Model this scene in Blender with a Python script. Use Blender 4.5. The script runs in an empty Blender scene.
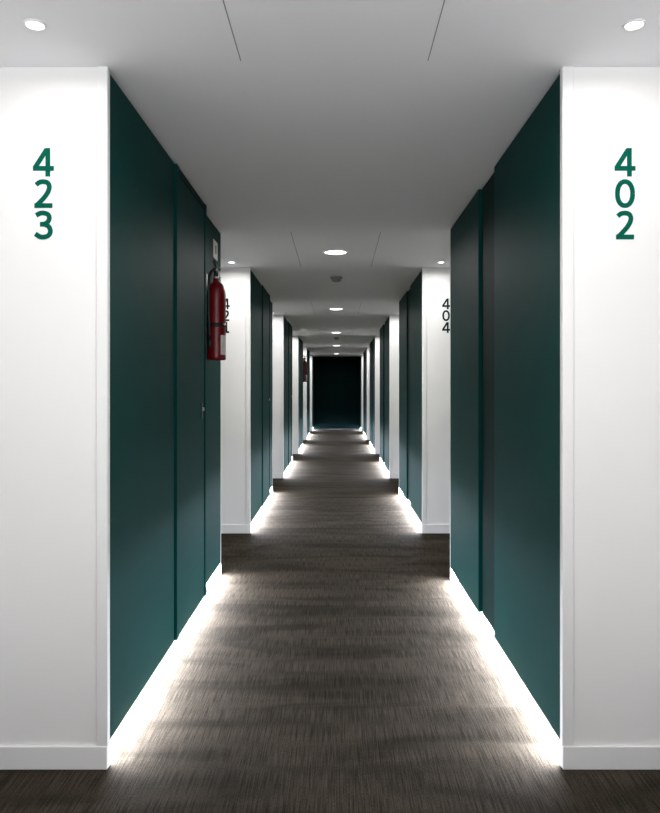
import bpy, bmesh, math
from mathutils import Vector, Matrix
S=bpy.context.scene
COL=S.collection
D=2.5; CEIL=2.40; W=0.777; U=1.5; CORE=0.84
CAMZ=1.2945; CAMX=0.007
PER=1.64*D
Y_END=9.62*D; Y_BACK=-1.6
# ---------------- materials
def mat(name,color=(0.8,0.8,0.8),rough=0.5,metal=0.0,emit=None,es=0.0,spec=0.5,bump=None,var=0.0,vscale=3.0):
    m=bpy.data.materials.new(name); m.use_nodes=True
    nt=m.node_tree; b=nt.nodes['Principled BSDF']
    b.inputs['Base Color'].default_value=(*color,1)
    b.inputs['Roughness'].default_value=rough
    b.inputs['Metallic'].default_value=metal
    b.inputs['Specular IOR Level'].default_value=spec
    if emit:
        b.inputs['Emission Color'].default_value=(*emit,1); b.inputs['Emission Strength'].default_value=es
    tc=nt.nodes.new('ShaderNodeTexCoord')
    if var>0:
        n=nt.nodes.new('ShaderNodeTexNoise'); n.inputs['Scale'].default_value=vscale; n.inputs['Detail'].default_value=4
        nt.links.new(tc.outputs['Object'],n.inputs['Vector'])
        r=nt.nodes.new('ShaderNodeMapRange'); r.inputs['From Min'].default_value=0.3; r.inputs['From Max'].default_value=0.7
        r.inputs['To Min'].default_value=1-var; r.inputs['To Max'].default_value=1+var
        nt.links.new(n.outputs['Fac'],r.inputs['Value'])
        v=nt.nodes.new('ShaderNodeVectorMath'); v.operation='SCALE'; v.inputs[0].default_value=color
        nt.links.new(r.outputs[0],v.inputs['Scale']); nt.links.new(v.outputs[0],b.inputs['Base Color'])
    if bump:
        n=nt.nodes.new('ShaderNodeTexNoise'); n.inputs['Scale'].default_value=bump[0]; n.inputs['Detail'].default_value=3
        nt.links.new(tc.outputs['Object'],n.inputs['Vector'])
        bp=nt.nodes.new('ShaderNodeBump'); bp.inputs['Strength'].default_value=bump[1]; bp.inputs['Distance'].default_value=0.002
        nt.links.new(n.outputs['Fac'],bp.inputs['Height']); nt.links.new(bp.outputs[0],b.inputs['Normal'])
    return m
M_white=mat('white_paint',(0.82,0.815,0.80),0.5,spec=.3,var=0.012,vscale=1.5,bump=(60,0.05))
M_trimw=mat('white_trim',(0.80,0.795,0.785),0.4,var=0.01)
M_ceil=mat('ceiling_paint',(0.86,0.865,0.885),0.9,spec=.2,var=0.01,vscale=1.2)
M_green=mat('teal_laminate',(0.0010,0.041,0.0365),0.55,spec=.05,var=0.08,vscale=2.0,bump=(180,0.12))
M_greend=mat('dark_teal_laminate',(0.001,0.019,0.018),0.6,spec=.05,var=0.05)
M_enddoor=mat('dark_door_paint',(0.0010,0.0055,0.0060),0.8,spec=.03,var=0.05)
M_num=mat('green_number_paint',(0.0005,0.095,0.060),0.6,spec=.04,var=0.03)
M_num_shaded=mat('number_paint_shaded',(0.006,0.014,0.013),0.6,spec=.1,var=0.03)  # same number paint with the shade of farther bays put into its colour
M_seam=mat('seam_grey',(0.30,0.30,0.31),0.8,var=0.02)
M_red=mat('extinguisher_red',(0.17,0.003,0.006),0.3,var=0.03)
M_black=mat('black_rubber',(0.012,0.012,0.013),0.45,var=0.03)
M_label=mat('label_white',(0.75,0.75,0.72),0.5,var=0.03)
M_metal=mat('brushed_metal',(0.6,0.6,0.6),0.3,metal=1.0,var=0.02)
M_plastic=mat('grey_plastic',(0.22,0.22,0.23),0.5,var=0.02)
M_lens=mat('lamp_lens',(0.9,0.9,0.9),0.4,emit=(1,0.98,0.95),es=12,var=0.01)
M_led=mat('led_diffuser',(0.9,0.9,0.95),0.4,emit=(0.9,0.92,1.0),es=8,var=0.01)
M_alu=mat('aluminium_frame',(0.3,0.3,0.31),0.4,metal=.8,var=0.01)
def carpet():
    m=bpy.data.materials.new('woven_carpet'); m.use_nodes=True
    nt=m.node_tree; L=nt.links.new; b=nt.nodes['Principled BSDF']
    b.inputs['Roughness'].default_value=0.95; b.inputs['Specular IOR Level'].default_value=0.02
    tc=nt.nodes.new('ShaderNodeTexCoord')
    def noise(sc,detail=2,scale=1,dist=0):
        mp=nt.nodes.new('ShaderNodeMapping'); mp.inputs['Scale'].default_value=sc
        L(tc.outputs['Object'],mp.inputs['Vector'])
        n=nt.nodes.new('ShaderNodeTexNoise'); n.inputs['Scale'].default_value=scale; n.inputs['Detail'].default_value=detail
        n.inputs['Distortion'].default_value=dist
        L(mp.outputs[0],n.inputs['Vector']); return n.outputs['Fac']
    def rng(x,a,b_,c,d):
        r=nt.nodes.new('ShaderNodeMapRange'); r.inputs['From Min'].default_value=a; r.inputs['From Max'].default_value=b_
        r.inputs['To Min'].default_value=c; r.inputs['To Max'].default_value=d; L(x,r.inputs['Value']); return r.outputs[0]
    def mul(a,c):
        q=nt.nodes.new('ShaderNodeMath'); q.operation='MULTIPLY'; L(a,q.inputs[0]); L(c,q.inputs[1]); return q.outputs[0]
    streak=noise((230,6.0,1),2)
    fine=noise((300,90,1),1)
    wave=noise((1.2,4.5,1),2,1,0.9)
    s1=rng(streak,0.33,0.67,0.58,1.42); s2=rng(fine,0.3,0.7,0.74,1.26); s3=rng(wave,0.35,0.65,0.70,1.30)
    f=mul(mul(s1,s2),s3)
    v=nt.nodes.new('ShaderNodeVectorMath'); v.operation='SCALE'; v.inputs[0].default_value=(0.0365,0.0305,0.0222)
    L(f,v.inputs['Scale']); L(v.outputs[0],b.inputs['Base Color'])
    bp=nt.nodes.new('ShaderNodeBump'); bp.inputs['Strength'].default_value=0.3; bp.inputs['Distance'].default_value=0.003
    L(streak,bp.inputs['Height']); L(bp.outputs[0],b.inputs['Normal'])
    return m
M_carpet=carpet()
# ---------------- mesh helper
class MB:
    def __init__(s): s.bm=bmesh.new(); s.mats=[]
    def mi(s,m):
        if m not in s.mats: s.mats.append(m)
        return s.mats.index(m)
    def box(s,x0,x1,y0,y1,z0,z1,m,bev=0):
        if x0>x1: x0,x1=x1,x0
        if y0>y1: y0,y1=y1,y0
        if z0>z1: z0,z1=z1,z0
        r=bmesh.ops.create_cube(s.bm,size=1.0)
        vs=r['verts']
        for v in vs:
            v.co=Vector((x0+(v.co.x+.5)*(x1-x0),y0+(v.co.y+.5)*(y1-y0),z0+(v.co.z+.5)*(z1-z0)))
        fs=set(f for v in vs for f in v.link_faces)
        i=s.mi(m)
        for f in fs: f.material_index=i
        if bev>0:
            es=list(set(e for v in vs for e in v.link_edges))
            rr=bmesh.ops.bevel(s.bm,geom=es,offset=bev,segments=2,affect='EDGES',profile=0.5)
            for f in rr['faces']: f.material_index=i
    def lathe(s,prof,c,m,n=32,axis='Z',matf=None):
        rings=[]
        for r,z in prof:
            ring=[]
            if r<1e-6:
                p=(0,0,z); ring=[s.bm.verts.new(s._ax(p,c,axis))]
            else:
                for k in range(n):
                    a=2*math.pi*k/n
                    ring.append(s.bm.verts.new(s._ax((r*math.cos(a),r*math.sin(a),z),c,axis)))
            rings.append(ring)
        for q in range(len(rings)-1):
            a,b=rings[q],rings[q+1]
            for k in range(n):
                k2=(k+1)%n
                if len(a)==1 and len(b)==1: continue
                if len(a)==1: vs=[a[0],b[k],b[k2]]
                elif len(b)==1: vs=[a[k],a[k2],b[0]]
                else: vs=[a[k],a[k2],b[k2],b[k]]
                f=s.bm.faces.new(vs); f.smooth=True
                mm=m
                if matf: mm=matf(q,2*math.pi*(k+.5)/n) or m
                f.material_index=s.mi(mm)
    def _ax(s,p,c,axis):
        x,y,z=p
        if axis=='X': x,y,z=z,x,y
        if axis=='Y': x,y,z=y,z,x
        return Vector((c[0]+x,c[1]+y,c[2]+z))
    def tube(s,pts,r,m,n=10):
        pts=[Vector(p) for p in pts]; prev=None
        for i,p in enumerate(pts):
            t=(pts[min(i+1,len(pts)-1)]-pts[max(i-1,0)]).normalized()
            ref=Vector((0,1,0)) if abs(t.y)<0.9 else Vector((1,0,0))
            a=t.cross(ref).normalized(); b=t.cross(a)
            ring=[s.bm.verts.new(p+r*(math.cos(2*math.pi*k/n)*a+math.sin(2*math.pi*k/n)*b)) for k in range(n)]
            if prev:
                for k in range(n):
                    f=s.bm.faces.new([prev[k],prev[(k+1)%n],ring[(k+1)%n],ring[k]]); f.smooth=True; f.material_index=s.mi(m)
            else:
                f=s.bm.faces.new(ring); f.material_index=s.mi(m)
            prev=ring
        f=s.bm.faces.new(prev); f.material_index=s.mi(m)
    def stroke(s,pts,t,m,th=.0006):
        P=[Vector((p[0],p[1])) for p in pts]; A=[];B=[]
        for i,p in enumerate(P):
            d0=(P[i]-P[i-1]).normalized() if i>0 else None
            d1=(P[i+1]-P[i]).normalized() if i<len(P)-1 else None
            if d0 is None: d0=d1
            if d1 is None: d1=d0
            n0=Vector((-d0.y,d0.x)); n1=Vector((-d1.y,d1.x)); n=(n0+n1).normalized()
            k=t/2/max(n.dot(n0),.5)
            A.append(p+n*k); B.append(p-n*k)
        f0=[(s.bm.verts.new((a.x,-th,a.y)),s.bm.verts.new((b.x,-th,b.y))) for a,b in zip(A,B)]
        i_=s.mi(m)
        for i in range(len(P)-1):
            s.bm.faces.new([f0[i][0],f0[i][1],f0[i+1][1],f0[i+1][0]]).material_index=i_
    def obj(s,name,parent=None):
        bmesh.ops.recalc_face_normals(s.bm,faces=s.bm.faces)
        me=bpy.data.meshes.new(name); s.bm.to_mesh(me); s.bm.free()
        for m in s.mats: me.materials.append(m)
        o=bpy.data.objects.new(name,me); COL.objects.link(o)
        if parent: o.parent=parent
        return o
def area(name,loc,shape,sx,sy,power,color,parent=None,rot=(0,0,0),spread=180):
    l=bpy.data.lights.new(name,'AREA'); l.shape=shape; l.size=sx
    if shape in('RECTANGLE','ELLIPSE'): l.size_y=sy
    l.energy=power; l.color=color; l.spread=math.radians(spread)
    o=bpy.data.objects.new(name,l); o.location=loc; o.rotation_euler=rot; COL.objects.link(o)
    if parent:
        o.parent=parent
    return o
# ---------------- shell
f=MB(); f.box(-U-.1,U+.1,Y_BACK-.1,Y_END+.15,-.1,0,M_carpet); f.obj('floor')
f=MB(); f.box(-U-.1,U+.1,Y_BACK-.1,Y_END+.15,CEIL,CEIL+.1,M_ceil); f.obj('ceiling')
# glazed wall added behind the camera to let fill light in
f=MB()
f.box(-U-.1,U+.1,Y_BACK-.1,Y_BACK,0,.08,M_white); f.box(-U-.1,U+.1,Y_BACK-.1,Y_BACK,CEIL-.06,CEIL,M_white); f.obj('wall_back')
f=MB()
for x in(-U+.02,-.5,.5,U-.02): f.box(x-.02,x+.02,Y_BACK-.07,Y_BACK-.03,.08,CEIL-.06,M_alu)
for z in(.10,CEIL-.08): f.box(-U,U,Y_BACK-.07,Y_BACK-.03,z-.02,z+.02,M_alu)
f.obj('added_window_1')
f=MB(); f.box(-U-.1,U+.1,Y_END+.05,Y_END+.15,0,CEIL,M_white); f.obj('wall_end')
KS=list(range(0,6))
def span(k,side):
    ys=D+PER*k
    L=(1.05 if side<0 else 0.99)*D
    return ys,min(ys+L,Y_END+.05)
P_led=95.0; LEDC=(0.84,0.87,1.0)
doorn=1
for side,nm in((-1,'left'),(1,'right')):
    wall=MB(); bb=MB(); tr=MB()
    wall.box(side*U,side*(U+.1),Y_BACK,Y_END+.05,0,CEIL,M_white)
    bb.box(side*(U-.012),side*U,Y_BACK,D-.012,0,.078,M_trimw,.002)
    for k in KS:
        ys,ye=span(k,side)
        last=ye>=Y_END
        wall.box(side*CORE,side*U,ys,ye,0,CEIL,M_white)
        wall.box(side*W,side*CORE,ys,ys+.02,0,CEIL,M_white)
        if not last:
            wall.box(side*(W+(.03 if side<0 else 0)),side*CORE,ye-.02,ye,0,CEIL,M_white)
        bb.box(side*W,side*U,ys-.012,ys,0,.078,M_trimw,.002)
        if not last:
            bb.box(side*(W+.03),side*U,ye,ye+.012,0,.078,M_trimw,.002)
            y2=min(D+PER*(k+1),Y_END)
            bb.box(side*(U-.012),side*U,ye+.012,ye+.30,0,.078,M_trimw,.002)
            bb.box(side*(U-.012),side*U,y2-.20,y2-.012,0,.078,M_trimw,.002)
        tr.box(side*W,side*(W+.038),ys-.007,ys,.078,CEIL,M_trimw,.0015)
    wall.obj('wall_'+nm); bb.obj('baseboard_'+nm); tr.obj('trim_%d'%(1 if side<0 else 2))
    for k in KS:
        ys,ye=span(k,side)
        last=ye>=Y_END
        a=ys+.02; zt=CEIL-.012; zb=.085
        p=MB()
        if side<0:
            y1=min(ys+.41*D,ye); y2=min(ys+.73*D,ye); y3=ye-(0 if last else .02)
            p.box(side*W,side*CORE,a,y1-.012,zb,zt,M_green,.002)
            if y2-y1>.3:
                p.box(side*(W-.012),side*CORE,y1,y1+.05,zb,zt,M_green,.003)
                p.box(side*(W-.006),side*CORE,y1+.060,y2-.050,zb,zt-.04,M_green,.003)
                p.box(side*(W-.012),side*CORE,y2-.04,y2,zb,zt,M_green,.003)
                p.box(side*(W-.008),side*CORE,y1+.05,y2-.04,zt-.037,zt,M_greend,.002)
            if y3-y2>.1:
                p.box(side*(W+.03),side*CORE,y2+.003,y3,zb,zt,M_green,.002)
        else:
            y1=min(ys+.43*D,ye); y2=min(ys+.59*D,ye); y3=ye-(0 if last else .02)
            p.box(side*W,side*CORE,a,y1,zb,zt,M_green,.002)
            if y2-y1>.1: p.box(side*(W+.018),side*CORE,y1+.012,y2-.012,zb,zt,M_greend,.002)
            if y3-y2>.3: p.box(side*W,side*CORE,y2,y3,zb,zt,M_green,.003)
        p.obj('wall_panel')
        l=MB(); l.box(side*(W+.032),side*(W+.050),a+.01,y3-.01,zb-.008,zb-.001,M_led); lo=l.obj('led_strip')
        Lh=(y3-a-.02)
        area('led_light',(side*(W+.038),(a+y3)/2,zb-.014),'RECTANGLE',.02,Lh,P_led*Lh/2.4,LEDC,parent=lo,rot=(0,math.radians(32)*side,0))
    for k in KS:
        ys,ye=span(k,side)
        y2=D+PER*(k+1)
        if y2>Y_END: continue
        d=MB(); y0=ye+.34; y1=y2-.24
        d.box(side*(U-.02),side*U,y0-.04,y0,0,2.14,M_trimw,.002)
        d.box(side*(U-.02),side*U,y1,y1+.04,0,2.14,M_trimw,.002)
        d.box(side*(U-.02),side*U,y0,y1,2.10,2.14,M_trimw,.002)
        d.box(side*(U-.012),side*U,y0+.003,y1-.003,.006,2.097,M_green,.002)
        d.box(side*(U-.017),side*(U-.012),y1-.12,y1-.07,.95,1.15,M_metal,.002)
        d.lathe([(.0,0),(.009,0),(.009,.04),(0,.04)],(side*(U-.017)-(.04 if side>0 else 0),y1-.095,1.03),M_metal,12,'X')
        d.box(side*(U-.065),side*(U-.050),y1-.21,y1-.085,1.02,1.04,M_metal,.004)
        d.obj('door_%d'%doorn); doorn+=1
# plain dark door closing the far end
d=MB(); y=Y_END
d.box(-W,W,y+.0,y+.05,CEIL-.03,CEIL-.002,M_enddoor)
d.box(-W,-W+.03,y,y+.05,0.002,CEIL-.03,M_enddoor); d.box(W-.03,W,y,y+.05,.002,CEIL-.03,M_enddoor)
d.box(-W+.031,W-.031,y+.004,y+.05,.01,CEIL-.031,M_enddoor)
d.tube([(W-.12,y+.006,.95),(W-.12,y-.04,.97),(W-.12,y-.04,1.28),(W-.12,y+.006,1.30)],.009,M_enddoor)
d.obj('door_%d'%doorn)
# ---------------- ceiling fittings
def downlight(x,y,r,power,col,spread=170):
    m=MB()
    m.lathe([(r*1.0,0.004),(r*1.0,-.002),(r*1.02,-.006),(r*1.22,-.006),(r*1.28,-.003),(r*1.28,0.0)],(x,y,CEIL),M_trimw,36)
    m.lathe([(0,-.001),(r*1.0,-.001)],(x,y,CEIL),M_lens,36)
    o=m.obj('recessed_downlight')
    area('lamp',(x,y,CEIL-.009),'DISK',r*1.9,0,power,col,parent=o,spread=spread)
for k in range(-1,6):
    yn=D+PER*(k+1)
    if yn-.3*D>Y_END: continue
    downlight(-.005,yn-.30*D,.085,14 if k<0 else 26,(1,.985,.97))
    if yn<Y_END+1:
        for sx in(-1,1): downlight(sx*.905,yn-.118*D,.026,1.8 if k<0 else 3.5,(1,.985,.97))
    h=MB()
    y0=yn-.60*D; y1=yn-.02*D
    for x in(-.316,.312): h.box(x-.0016,x+.0016,y0,y1,CEIL-.0012,CEIL,M_seam)
    h.obj('ceiling_access_hatch')
for k in(0,2,4):
    y=D+PER*(k+1)+.22*D
    if y>Y_END: continue
    m=MB()
    m.lathe([(.060,0),(.060,-.012),(.054,-.018),(.046,-.020),(.046,-.030),(.040,-.040),(.022,-.045),(0,-.045)],(.0,y,CEIL),M_plastic,32)
    m.lathe([(0,-.047),(.006,-.047),(.006,-.044)],(.02,y-.02,CEIL),M_red,10)
    m.obj('smoke_detector')
# ---------------- room numbers
def spl(C,n=6):
    P=[Vector((c[0],c[1])) for c in C]; out=[]
    for i in range(len(P)-1):
        p0=P[max(i-1,0)];p1=P[i];p2=P[i+1];p3=P[min(i+2,len(P)-1)]
        for j in range(n):
            t=j/n; out.append(.5*((2*p1)+(-p0+p2)*t+(2*p0-5*p1+4*p2-p3)*t*t+(-p0+3*p1-3*p2+p3)*t**3))
    out.append(P[-1]); return [(p.x,p.y) for p in out]
def ell(cx,cy,rx,ry,n=48,pw=1.0):
    o=[]
    for i in range(n+1):
        a=2*math.pi*i/n+.01; c=math.cos(a); s_=math.sin(a)
        o.append((cx+rx*math.copysign(abs(c)**pw,c),cy+ry*math.copysign(abs(s_)**pw,s_)))
    return o
GL={
'0':[ell(0,49,26,41,pw=.92)],
'1':[[(5,0),(5,98)],[(5,90),(-18,80)],[(-22,8),(30,8)]],
'2':[spl([(-25,79),(-14,87.5),(0,90),(14,86),(20,74),(17,58),(6,40),(-9,23),(-23,9)]),[(-31,8),(31,8)]],
'3':[spl([(-25,82),(-12,89),(2,90),(16,84.5),(20,72),(14,59),(2,52.5),(-12,51.5)]),spl([(-12,51.5),(4,51),(18,43.5),(24,28),(18,14),(4,8),(-12,9),(-28,19)])],
'4':[[(15,0),(15,98)],[(11,93),(-29,30)],[(-36,28),(36,28)]],
'6':[spl([(22,84),(10,90),(-4,88.5),(-17,77),(-23,58),(-24,36)]),ell(1,32,24,24.5)],
'8':[ell(0,71,19,19),ell(0,29,24,21.5)],
'5':[[(24,90),(-20,90)],[(-18,94),(-21,50)],spl([(-21,51),(-6,57),(10,54),(22,42),(22,22),(10,10),(-8,8),(-27,17)])],
'7':[[(-28,90),(30,90)],spl([(23,88),(8,62),(-4,32),(-8,0)])],
'9':[ell(-1,66,24,24.5),spl([(-22,14),(-10,8),(4,9),(17,20),(23,40),(24,62)])],
}
def number(txt,xc,y,m):
    root=bpy.data.objects.new('room_number_sign',None); COL.objects.link(root); root.location=(xc,y,1.9)
    for i,ch in enumerate(txt):
        b=MB()
        for q,st in enumerate(GL[ch]): b.stroke([(p[0]/1000,p[1]/1000) for p in st],.0165,m,th=.0006+.0003*q)
        ob=b.obj('digit_%d'%(i+1)); ob.parent=root
        zt=CAMZ+(390-148)/292 - i*.1075
        ob.location=(0,0,zt-.098-1.9)
for k in range(0,6):
    y=D+PER*k
    number(str(423-2*k),-.998,y-.0003,M_num if k==0 else M_num_shaded)
    number(str(402+2*k),.993,y-.0003,M_num if k==0 else M_num_shaded)
# ---------------- fire extinguishers
def extinguisher(yc):
    root=bpy.data.objects.new('fire_extinguisher',None); COL.objects.link(root)
    wx=-(W+.03); R=.058; cx=wx+.012+R; z0=1.48
    root.location=(cx,yc,z0)
    def loc(o): o.parent=root; o.matrix_parent_inverse=Matrix.Translation((-cx,-yc,-z0)); return o
    b=MB()
    prof=[(0,.012),(R*.85,.012),(R*.93,0),(R,.006),(R,.03),(R,.15),(R,.19),(R,.36),(R,.40),(R*.97,.425),(R*.86,.45),(R*.66,.468),(R*.42,.478),(.02,.482),(.02,.50)]
    def mf(q,a):
        a=(a+math.pi)%(2*math.pi)-math.pi
        if q==4 and -.9<a<1.2: return M_label
    b.lathe(prof,(cx,yc,z0),M_red,40,'Z',mf)
    loc(b.obj('cylinder'))
    v=MB()
    v.lathe([(.0,.498),(.018,.498),(.018,.515),(.013,.52),(.013,.545),(.0,.545)],(cx,yc,z0),M_metal,20)
    v.box(cx-.014,cx+.014,yc-.02,yc+.02,z0+.512,z0+.545,M_black,.003)
    v.box(cx-.010,cx+.010,yc-.075,yc+.02,z0+.545,z0+.556,M_black,.003)
    v.tube([(cx,yc+.018,z0+.56),(cx,yc-.02,z0+.575),(cx,yc-.085,z0+.592)],.008,M_black)
    v.lathe([(0,0),(.016,0),(.016,.014),(0,.014)],(cx+.012,yc,z0+.53),M_label,20,'X')
    v.tube([(cx+.02,yc-.02,z0+.565),(cx+.034,yc-.02,z0+.565)],.003,M_metal,8)
    loc(v.obj('valve'))
    h=MB()
    ctrl=[(0,-.018,.53),(-.01,-.045,.545),(-.025,-.072,.52),(-.032,-.078,.46),(-.034,-.072,.38),(-.034,-.066,.25),(-.03,-.064,.14)]
    pts=[]
    P=[Vector(c) for c in ctrl]
    for i in range(len(P)-1):
        p0=P[max(i-1,0)];p1=P[i];p2=P[i+1];p3=P[min(i+2,len(P)-1)]
        for t in[j/6 for j in range(6)]:
            pts.append(.5*((2*p1)+(-p0+p2)*t+(2*p0-5*p1+4*p2-p3)*t*t+(-p0+3*p1-3*p2+p3)*t**3))
    pts.append(P[-1]); pts=[p+Vector((cx,yc,z0)) for p in pts]
    h.tube(pts,.009,M_black)
    h.lathe([(0,0),(.010,0),(.016,-.07),(.0,-.07)],pts[-1],M_black,16)
    loc(h.obj('hose'))
    k=MB()
    k.box(wx,wx+.014,yc-.02,yc+.02,z0+.30,z0+.53,M_metal,.002)
    k.lathe([(R+.0005,.20),(R+.002,.20),(R+.002,.222),(R+.0005,.222)],(cx,yc,z0),M_black,40)
    loc(k.obj('bracket'))
    s=MB(); s.box(wx,wx+.003,yc+.30,yc+.46,2.17,2.29,M_label,.0008); s.box(wx+.003,wx+.0036,yc+.36,yc+.41,2.205,2.26,M_red)
    s.obj('extinguisher_sign')
for k in(0,3): extinguisher((1.80+1.64*k)*D)
for k in range(0,5):
    y=(1.675+1.64*k)*D
    m=MB(); x=-(W-.006)
    m.box(x,x+.006,y-.02,y+.02,1.13,1.22,M_black,.002)
    m.lathe([(0,0),(.010,0),(.010,.010),(.0,.010)],(x+.006,y,1.185),M_metal,16,'X')
    m.obj('door_lock')
# ---------------- camera / world
c=bpy.data.cameras.new('camera'); co=bpy.data.objects.new('camera',c); COL.objects.link(co)
co.location=(CAMX,0,CAMZ); co.rotation_euler=(math.radians(90),0,0)
c.sensor_fit='HORIZONTAL'; c.sensor_width=36; c.lens=36*292*D/660
c.shift_x=-7/660; c.shift_y=-16.5/660; c.clip_start=.05
S.camera=co
# fill light for the added glazing, brighter below the horizon to lift the ceiling
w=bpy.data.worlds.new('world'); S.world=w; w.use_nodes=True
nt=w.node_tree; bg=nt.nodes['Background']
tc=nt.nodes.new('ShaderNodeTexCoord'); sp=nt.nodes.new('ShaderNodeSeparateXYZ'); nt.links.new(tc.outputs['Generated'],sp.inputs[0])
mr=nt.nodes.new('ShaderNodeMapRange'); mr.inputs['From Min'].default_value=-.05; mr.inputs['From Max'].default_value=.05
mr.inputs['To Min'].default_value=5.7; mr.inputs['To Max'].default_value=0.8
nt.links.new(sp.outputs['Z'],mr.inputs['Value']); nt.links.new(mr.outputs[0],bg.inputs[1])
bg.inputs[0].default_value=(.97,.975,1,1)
po=area('added_window_portal',(0,Y_BACK-.02,CEIL/2),'RECTANGLE',2*U,CEIL-.12,10,(1,1,1),rot=(math.radians(90),0,0))  # portal guiding world light through the added glazing
po.data.cycles.is_portal=True
S.view_settings.view_transform='Standard'
S.view_settings.look='None'
